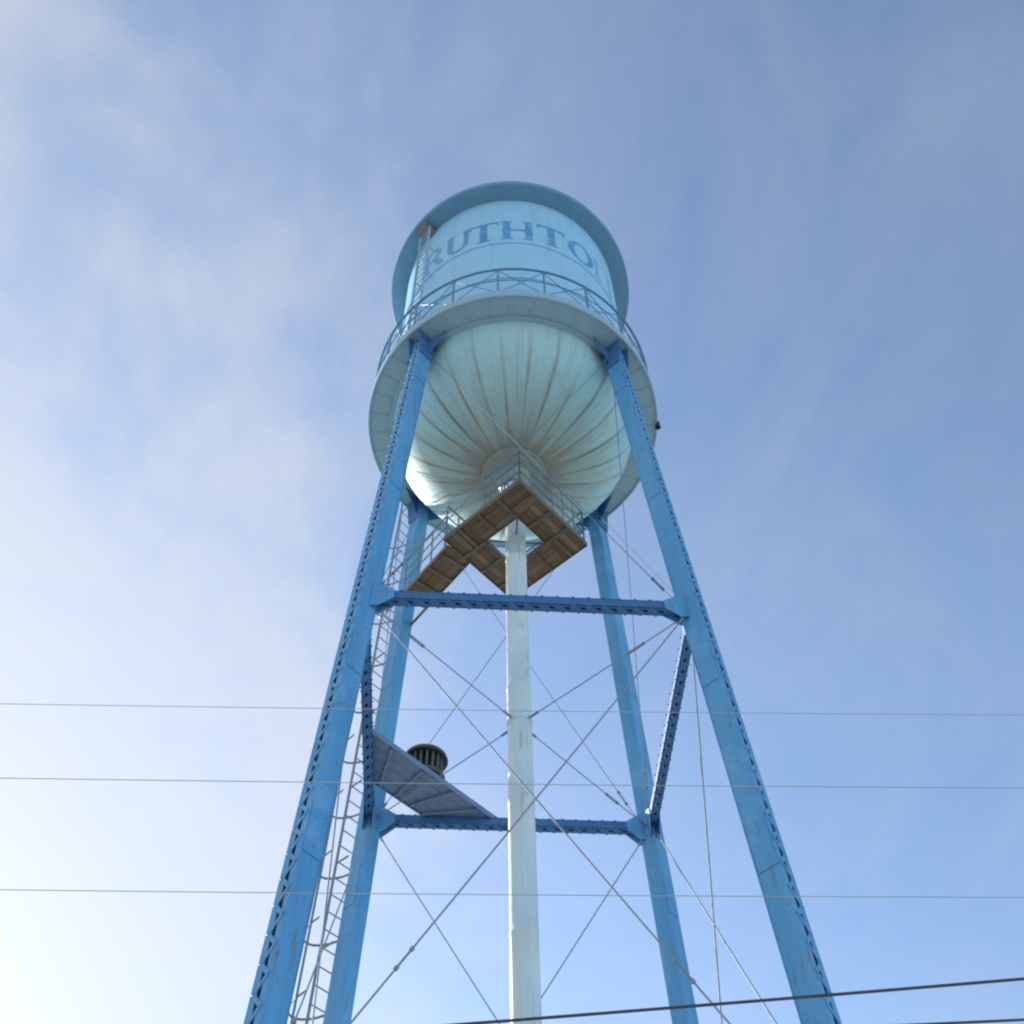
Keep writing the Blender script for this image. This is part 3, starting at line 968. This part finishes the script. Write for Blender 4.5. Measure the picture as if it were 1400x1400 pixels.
# cirrus: a soft bank of mottled cloud that thickens towards -x, plus a thin veil everywhere
def noise(scale, det, rough, dist=0.0, sc=(1, 1, 1), loc=(0, 0, 0), rot=0.0):
    mp = N(nt, 'ShaderNodeMapping')
    mp.inputs['Scale'].default_value = sc
    mp.inputs['Location'].default_value = loc
    mp.inputs['Rotation'].default_value = (0, 0, rot)
    nt.links.new(cb.outputs[0], mp.inputs['Vector'])
    n = N(nt, 'ShaderNodeTexNoise', i_Scale=scale, i_Detail=det, i_Roughness=rough, i_Distortion=dist)
    nt.links.new(mp.outputs[0], n.inputs['Vector'])
    return n.outputs['Fac']
n1 = noise(3.2, 7.0, 0.52, 0.3, (1, 0.75, 1), (2.3, 1.1, 0), 0.5)
n2 = noise(1.3, 5.0, 0.5, 0.2, (1, 0.6, 1), (5.1, 0.4, 0), 0.3)
n3 = noise(9.0, 5.0, 0.55, 0.2, (1, 0.8, 1), (0.7, 3.0, 0), 0.9)
# the cloud is lit by the sun: brighter near it
cn = N(nt, 'ShaderNodeVectorMath', operation='DOT_PRODUCT')
nt.links.new(tc.outputs['Generated'], cn.inputs[0])
cn.inputs[1].default_value = tuple(sd)
bank = math_node(nt, 'SUBTRACT', math_node(nt, 'MULTIPLY', cu, -2.0), 0.12)
bank = math_node(nt, 'ADD', bank, math_node(nt, 'MULTIPLY', math_node(nt, 'SUBTRACT', n1, 0.5), 2.0))
bank = math_node(nt, 'ADD', bank, math_node(nt, 'MULTIPLY', math_node(nt, 'SUBTRACT', n2, 0.5), 0.9))
bank = math_node(nt, 'ADD', bank, math_node(nt, 'MULTIPLY', math_node(nt, 'SUBTRACT', n3, 0.5), 0.95))
sunny = math_node(nt, 'POWER', math_node(nt, 'MAXIMUM', cn.outputs['Value'], 0.0), 3.0)
bank = math_node(nt, 'ADD', bank, math_node(nt, 'MULTIPLY', sunny, 0.45))
bankf = ramp(nt, math_node(nt, 'MULTIPLY', bank, 0.8), [(0.0, (0, 0, 0)), (1.0, (0.64, 0.64, 0.64))])
bankf.color_ramp.interpolation = 'EASE'
n4 = noise(5.0, 9.0, 0.62, 1.2, (1, 0.5, 1), (1.7, 6.2, 0), -0.5)
veil = ramp(nt, math_node(nt, 'ADD', math_node(nt, 'MULTIPLY', n2, 0.4), math_node(nt, 'MULTIPLY', n4, 0.6)), [(0.38, (0.02,) * 3), (0.66, (0.19,) * 3)])
fac = math_node(nt, 'SUBTRACT', math_node(nt, 'ADD', bankf.outputs[0], veil.outputs[0]), math_node(nt, 'MULTIPLY', bankf.outputs[0], veil.outputs[0]))
ph = math_node(nt, 'POWER', math_node(nt, 'MAXIMUM', cn.outputs['Value'], 0.0), 5.0)
glow = math_node(nt, 'ADD', math_node(nt, 'MULTIPLY', ph, 0.9), 2.95)
cl = N(nt, 'ShaderNodeVectorMath', operation='SCALE')
cl.inputs[0].default_value = (0.91, 0.935, 0.975)
nt.links.new(glow, cl.inputs['Scale'])
col = mix(nt, fac, sky.outputs[0], cl.outputs[0])
nt.links.new(col, bg.inputs['Color'])
bg.inputs['Strength'].default_value = 0.149

# ------------------------------------------------------------------ camera
cam = bpy.data.cameras.new('camera')
co = bpy.data.objects.new('camera', cam)
C.objects.link(co)
PX, PITCH, ROLL, AZ, CY = 1627.7, R(52.684), R(-0.990), R(-0.362), 798.8
fw = V((math.sin(AZ) * math.cos(PITCH), math.cos(AZ) * math.cos(PITCH), math.sin(PITCH)))
rt = V((math.cos(AZ), -math.sin(AZ), 0))
up = rt.cross(fw)
r2 = rt * math.cos(ROLL) + up * math.sin(ROLL)
u2 = r2.cross(fw)
mw = Matrix((r2, u2, -fw)).transposed().to_4x4()
mw.translation = V((0, -12.144, 1.6))
co.matrix_world = mw
cam.sensor_width = 36
cam.lens = PX / 1400 * 36
cam.shift_y = (CY - 700) / 1400
cam.clip_end = 5000
sc = bpy.context.scene
sc.camera = co
sc.view_settings.view_transform = 'Standard'
sc.view_settings.look = 'None'
sc.view_settings.exposure = 0.85
sc.view_settings.gamma = 1.0
sc.cycles.filter_width = 2.2
